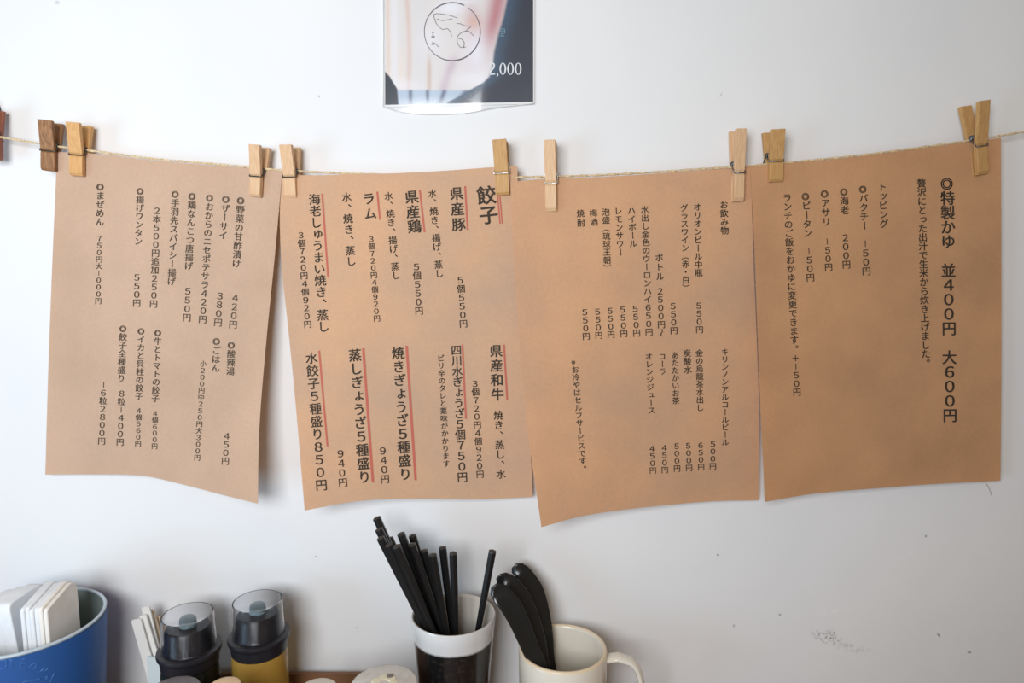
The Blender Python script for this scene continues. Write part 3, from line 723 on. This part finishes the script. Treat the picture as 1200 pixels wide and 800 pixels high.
# ------------------------------------------------------------------ bottles with clear caps
TB = .0022
tx0, tx1, ty0, ty1, th = -.3035, -.1330, -.168, -.0125, .021
tray = thing('condiment_tray', ((tx0+tx1)/2, -.09, 0), 'low brown wooden tray under the sauce bottles and small jars', 'tray')
bevel(mobj('tray_floor', *box(tx0, tx1, ty0, ty1, 0, .002), M['counter'], tray), .0004)
for b_ in ((tx0, tx1, ty1+.0001, ty1+.0041, 0, th), (tx0, tx1, ty0-.0041, ty0-.0001, 0, th), (tx0-.0040, tx0-.0001, ty0-.0041, ty1+.0041, 0, th), (tx1+.0001, tx1+.004, ty0-.0041, ty1+.0041, 0, th)):
    bevel(mobj('tray_side', *box(*b_), M['counter'], tray), .0005)
def bottle(px, py, Y, r, capm, bodym, label, oil=False):
    x, y, zt = rim_center(px, py, Y)
    t = thing('sauce_bottle', (x, y, TB), label, 'bottle', 'sauce bottles with clear caps')
    rc = r; zc0 = zt - .030                                     # cap top, cap foot
    zcol = zc0 - .0155
    rb = rc*1.13
    prof = [(0,TB),(rb*.95,TB),(rb,.005),(rb,zcol-.004),(rb*.97,zcol+.001),(0,zcol+.001)]
    smooth_by_angle(mobj('bottle_body', *lathe(prof, (x, y, 0), 40), bodym, t), 50)
    prof = [(0,zcol+.0012),(rc*1.08,zcol+.0012),(rc*1.12,zcol+.002),(rc*1.15,zcol+.010),(rc*1.23,zcol+.0115),(rc*1.25,zcol+.0135),(rc*1.23,zcol+.0155),(rc*1.12,zcol+.0165),
            (rc*.98,zcol+.0160),(rc*.93,zcol+.0175),(rc*.88,zcol+.033),(rc*.80,zcol+.035),(0,zcol+.035)]
    smooth_by_angle(mobj('collar', *lathe(prof, (x, y, 0), 40), M['cap_black'], t), 40)
    prof = [(rc*.34,zcol+.0352),(rc*.30,zcol+.0415),(rc*.18,zcol+.0425),(0,zcol+.0425)]
    smooth_by_angle(mobj('nozzle', *lathe(prof, (x, y, 0), 24), M['nozzle'], t), 50)
    prof = [(rc*1.05,zc0+.0012),(rc*1.0,zt-.002),(rc*.985,zt-.0004),(rc*.95,zt),(0,zt),(0,zt-.0010),(rc*.93,zt-.0010),(rc*.955,zt-.003),(rc*1.01,zc0+.0012)]
    smooth_by_angle(mobj('clear_cap', *lathe(prof, (x, y, 0), 48, closed=False), M['clear'], t), 40)
    return t
bottle(219.5, 718.5, -.058, .0206, None, M['dark_glass'], 'dark sauce bottle with a clear cap, nearer the blue pot')
bottle(301.5, 703, -.052, .0203, None, M['oil'], 'amber oil bottle with a black collar and clear cap')

# ------------------------------------------------------------------ jars along the lower edge
def jar(px, top_y, wpx, Y, lid, body, label, pattern=False, zb=TB):
    cyp = top_y + wpx*.27
    x, y, z = rim_center(px, cyp, Y); r = wpx/2 * axial(Y, cyp)/FPX
    t = thing('condiment_jar', (x, y, zb), label, 'jar', 'small condiment jars')
    smooth_by_angle(mobj('jar_body', *lathe([(0,zb),(r*.88,zb),(r*.94,zb+.003),(r*.95,z-.014),(r*.85,z-.0085),(0,z-.0085)], (x, y, 0), 40), body, t), 50)
    o = smooth_by_angle(mobj('lid', *lathe([(0,z-.0083),(r*.99,z-.0083),(r,z-.0075),(r,z-.0012),(r*.98,z-.0003),(r*.93,z),(0,z+.0003)], (x, y, 0), 48), M[lid], t), 50)
    if pattern:
        mb = MB()
        for k in range(7):
            a = k*.9; rr = r*.28; c0 = (x + rr*math.cos(a), y + rr*math.sin(a), z + .0002)
            mb.add(*lathe([(0,.0006),(r*.13,.0005),(r*.15,0)], c0, 12))
        mb.build('embossed_flower', M['pattern'], o)
        mb = MB(); mb.add(*lathe([(0,.0009),(r*.10,.0008),(r*.12,0)], (x + r*.12, y + r*.33, z + .0003), 12)); mb.build('flower_centre', M['pattern_dark'], o)
jar(450, 779.5, 78, -.118, 'lid_pale', M['jar_dark'], 'widest jar, with a pale speckled lid, left of the chopstick cup', True, 0)
jar(372, 795, 46, -.112, 'lid_cream', M['jar_glass'], 'small jar with a plain cream lid, right of the amber bottle')
jar(263, 793, 36, -.124, 'lid_peach', M['jar_glass'], 'smallest jar, with a peach lid, between the two bottles')
jar(202, 793, 62, -.132, 'lid_grey', M['jar_dark'], 'jar with a dull grey lid in front of the dark bottle')

# ------------------------------------------------------------------ holder with paper-wrapped toothpicks
a = at(172, 770, -.036); b = at(192, 770, -.036)
hx0, hx1, hz = a.x, b.x, a.z
hold = thing('packet_holder', ((hx0+hx1)/2, -.022, 0), 'small pale blue-white plastic holder behind the dark bottle, full of paper packets', 'holder')
mb = MB()
mb.add(*box(hx0, hx1, -.0362, -.035, 0, hz)); mb.add(*box(hx0, hx1, -.0102, -.009, 0, hz)); mb.add(*box(hx0, hx0+.0012, -.035, -.0102, 0, hz)); mb.add(*box(hx1-.0012, hx1, -.035, -.0102, 0, hz)); mb.add(*box(hx0+.0012, hx1-.0012, -.035, -.0102, 0, .0015))
mb.build('holder_box', M['boxwhite'], hold)
for i, (xt, yt, Yk, mm, wd, lab) in enumerate([(160,727,-.032,'pack_white',.0085,'white paper packet leaning furthest left towards the blue pot'),
        (171,712,-.024,'pack_white',.007,'tallest white paper packet in the plastic holder'),(177,716,-.018,'pack_beige',.006,'beige paper packet behind the tallest white one'),
        (168,722,-.0285,'pack_white',.006,'white paper packet between the leaning one and the tallest'),(184,724,-.013,'pack_beige',.006,'beige paper packet at the rear right of the holder')]):
    A = at(xt, yt, Yk); fx = hx0 + .004 + i*.0022; Bp = Vector((fx + (0.002), Yk, .003))
    sx = Vector((wd/2, 0, .001)); ty = Vector((0, .0008, 0)); V = []
    for p, q in ((Bp, .8), (Bp.lerp(A, .5) + Vector((.0007, 0, 0)), 1), (A, 1), (A + Vector((-.001, 0, .0012)), .6)):
        V += [p - sx*q - ty, p + sx*q - ty, p + sx*q + ty, p - sx*q + ty]
    F = [(0,1,2,3)[::-1], (12,13,14,15)] + [(4*j+k, 4*j+(k+1) % 4, 4*j+4+(k+1) % 4, 4*j+4+k) for j in range(3) for k in range(4)]
    tag(mobj('paper_packet', V, F, M[mm], origin=Bp), lab, 'packet', 'paper packets in the holder')

# ------------------------------------------------------------------ blue pot with folded napkins
bx, by, bz = rim_center(32, 727, -.070)
BR = .0568
pot = thing('blue_pot', (bx, by, 0), 'blue metal pot with a pale rim and faint raised lettering, at the lower left', 'pot')
bot_r = BR*.86
Rz = lambda z: bot_r + (BR - bot_r)*z/bz
smooth_by_angle(mobj('pot_wall', *lathe([(0,0),(bot_r,0),(Rz(bz*.5),bz*.5),(BR,bz-.001)], (bx, by, 0), 72), M['blue'], pot), 50)
smooth_by_angle(mobj('lining', *lathe([(BR-.0008,bz-.001),(bot_r-.001,.002),(0,.002)], (bx, by, 0), 72), M['zinc'], pot), 50)
mobj('rim', *lathe([(BR-.0015+.0014*math.cos(a), bz+.0014*math.sin(a)) for a in np.linspace(0, 2*math.pi, 9)[:-1]], (bx, by, 0), 72, closed=True), M['rimmetal'], pot, smooth=True)
def on_pot(px, py, off=.0002):
    dx, dy, dz = ray(px, py); prev = None
    for k in range(400, 1200):
        t = k*.0005 + .15; x, y, z = CAM.x+dx*t, CAM.y+dy*t, CAM.z+dz*t
        if z < bz and math.hypot(x-bx, y-by) < Rz(max(z, 0)) + off: return Vector((x, y, z))
    return None
def on_pot_all(Q):
    out = []
    for q in Q:
        c_ = on_pot(*q)
        if c_ is None or (out and (c_ - out[-1]).length > .012): break
        out.append(c_)
    return out
mb = MB()
for P in ([(1,774),(6,773),(8,778),(5,783),(0,783)],[(10,773),(16,772.5)],[(13,773),(13.5,782)],[(31,771.5),(25,772.5),(25.5,782),(32,782.5)],[(25.5,777),(30.5,777)],
          [(33,783),(38,778),(42,776.5),(42.5,780),(39,784)],[(52,779),(49,785),(44,788)],[(48,784),(52,786),(57,782)],[(65,787),(62,792),(59,799)],[(52,794),(56,792),(54,796)],[(27,799),(36,797),(48,795)]):
    C = on_pot_all((catmull(P, 12) if len(P) > 2 else catmull([P[0], ((P[0][0]+P[1][0])/2, (P[0][1]+P[1][1])/2), P[1]], 6)))
    if len(C) > 2: mb.add(*tube(C, .00042, 5))
mb.build('raised_lettering', M['blue_light'], pot, smooth=True)

def napkin(x0, x1, yf, yb, z0, zt, lean, m, label, rnd=.012, sag=0, rise=0):
    """a folded napkin on edge: broad faces look sideways, rounded folded top"""
    prof = [(yf, z0)] + [(yf + rnd*.35*(1-math.cos(a)), zt - sag - rnd*.35*(1-math.sin(a))) for a in np.linspace(0, math.pi/2, 4)] + \
           [(yb - rnd*(1-math.sin(a)), zt - rnd*(1-math.cos(a))) for a in np.linspace(math.pi/2, 0, 6)[::-1][::-1]]
    prof = [(yf, z0)] + [(yf + rnd*.3*(1-math.cos(a)), zt - sag - rnd*.3*(1-math.sin(a))) for a in np.linspace(0, math.pi/2, 4)] + \
           [(yb - rnd + rnd*math.sin(a), zt + rise - rnd + rnd*math.cos(a)) for a in np.linspace(0, math.pi/2, 6)] + [(yb, z0)]
    V = []; n = len(prof)
    for x in (x0, x1): V += [(x + (z-z0)*lean, y, z) for y, z in prof]
    F = [(i, (i+1) % n, n+(i+1) % n, n+i) for i in range(n)] + [tuple(range(n))[::-1], tuple(range(n, 2*n))]
    o = mobj('paper_napkin', V, F, M[m], origin=((x0+x1)/2, (yf+yb)/2, z0)); bevel(o, .0009, 3)
    return tag(smooth_by_angle(o, 50), label, 'napkin', 'folded napkins in the blue pot')
zt = at(55, 713, -.094).z
xL = at(23, 713, -.094).x; xR = at(55, 713, -.094).x
k = 6; wdt = (xR-xL)/k
names = ['leftmost thin layer of the upright white napkin stack', 'second thin layer from the left in the upright napkin stack', 'third thin layer from the left in the upright napkin stack',
         'third thin layer from the right in the upright napkin stack', 'second thin layer from the right in the upright napkin stack', 'rightmost napkin of the upright stack, its broad warm side showing']
for i in range(k):
    napkin(xL + i*wdt + .0001, xL + (i+1)*wdt - .0001, -.0945 + .0006*(i % 2), -.056, .030, zt + .0008*math.sin(i*2.1), -.0, 'napkin' if i > 3 else 'napkin_cool', names[i], rnd=.009, rise=.007)  # right layers get warmer paper: the warm-lit side is put into the colour
xa = at(-22, 712, -.100).x
for i in range(3):
    wd3 = .0105
    napkin(xL - .0012 - (i+1)*wd3, xL - .0012 - i*wd3 - .0004, -.090 + i*.003, -.042 + i*.001, .030, zt + .001 - i*.003, -.10, 'napkin_cool',
           ['thick soft white napkin left of the upright stack', 'thick white napkin second from the upright stack, near the photo edge', 'outermost thick napkin in the pot, cut by the photo edge'][i], rnd=.016)
# grey-green card standing behind the napkins in the pot
xc = at(91, 700, -.040)
tag(mobj('divider_card', *box(xc.x-.030, xc.x, -.0405, -.0395, .004, bz+.003), M['zinc'], origin=(xc.x-.015, -.04, .004)), 'thin grey-green card standing behind the napkins in the pot', 'card')
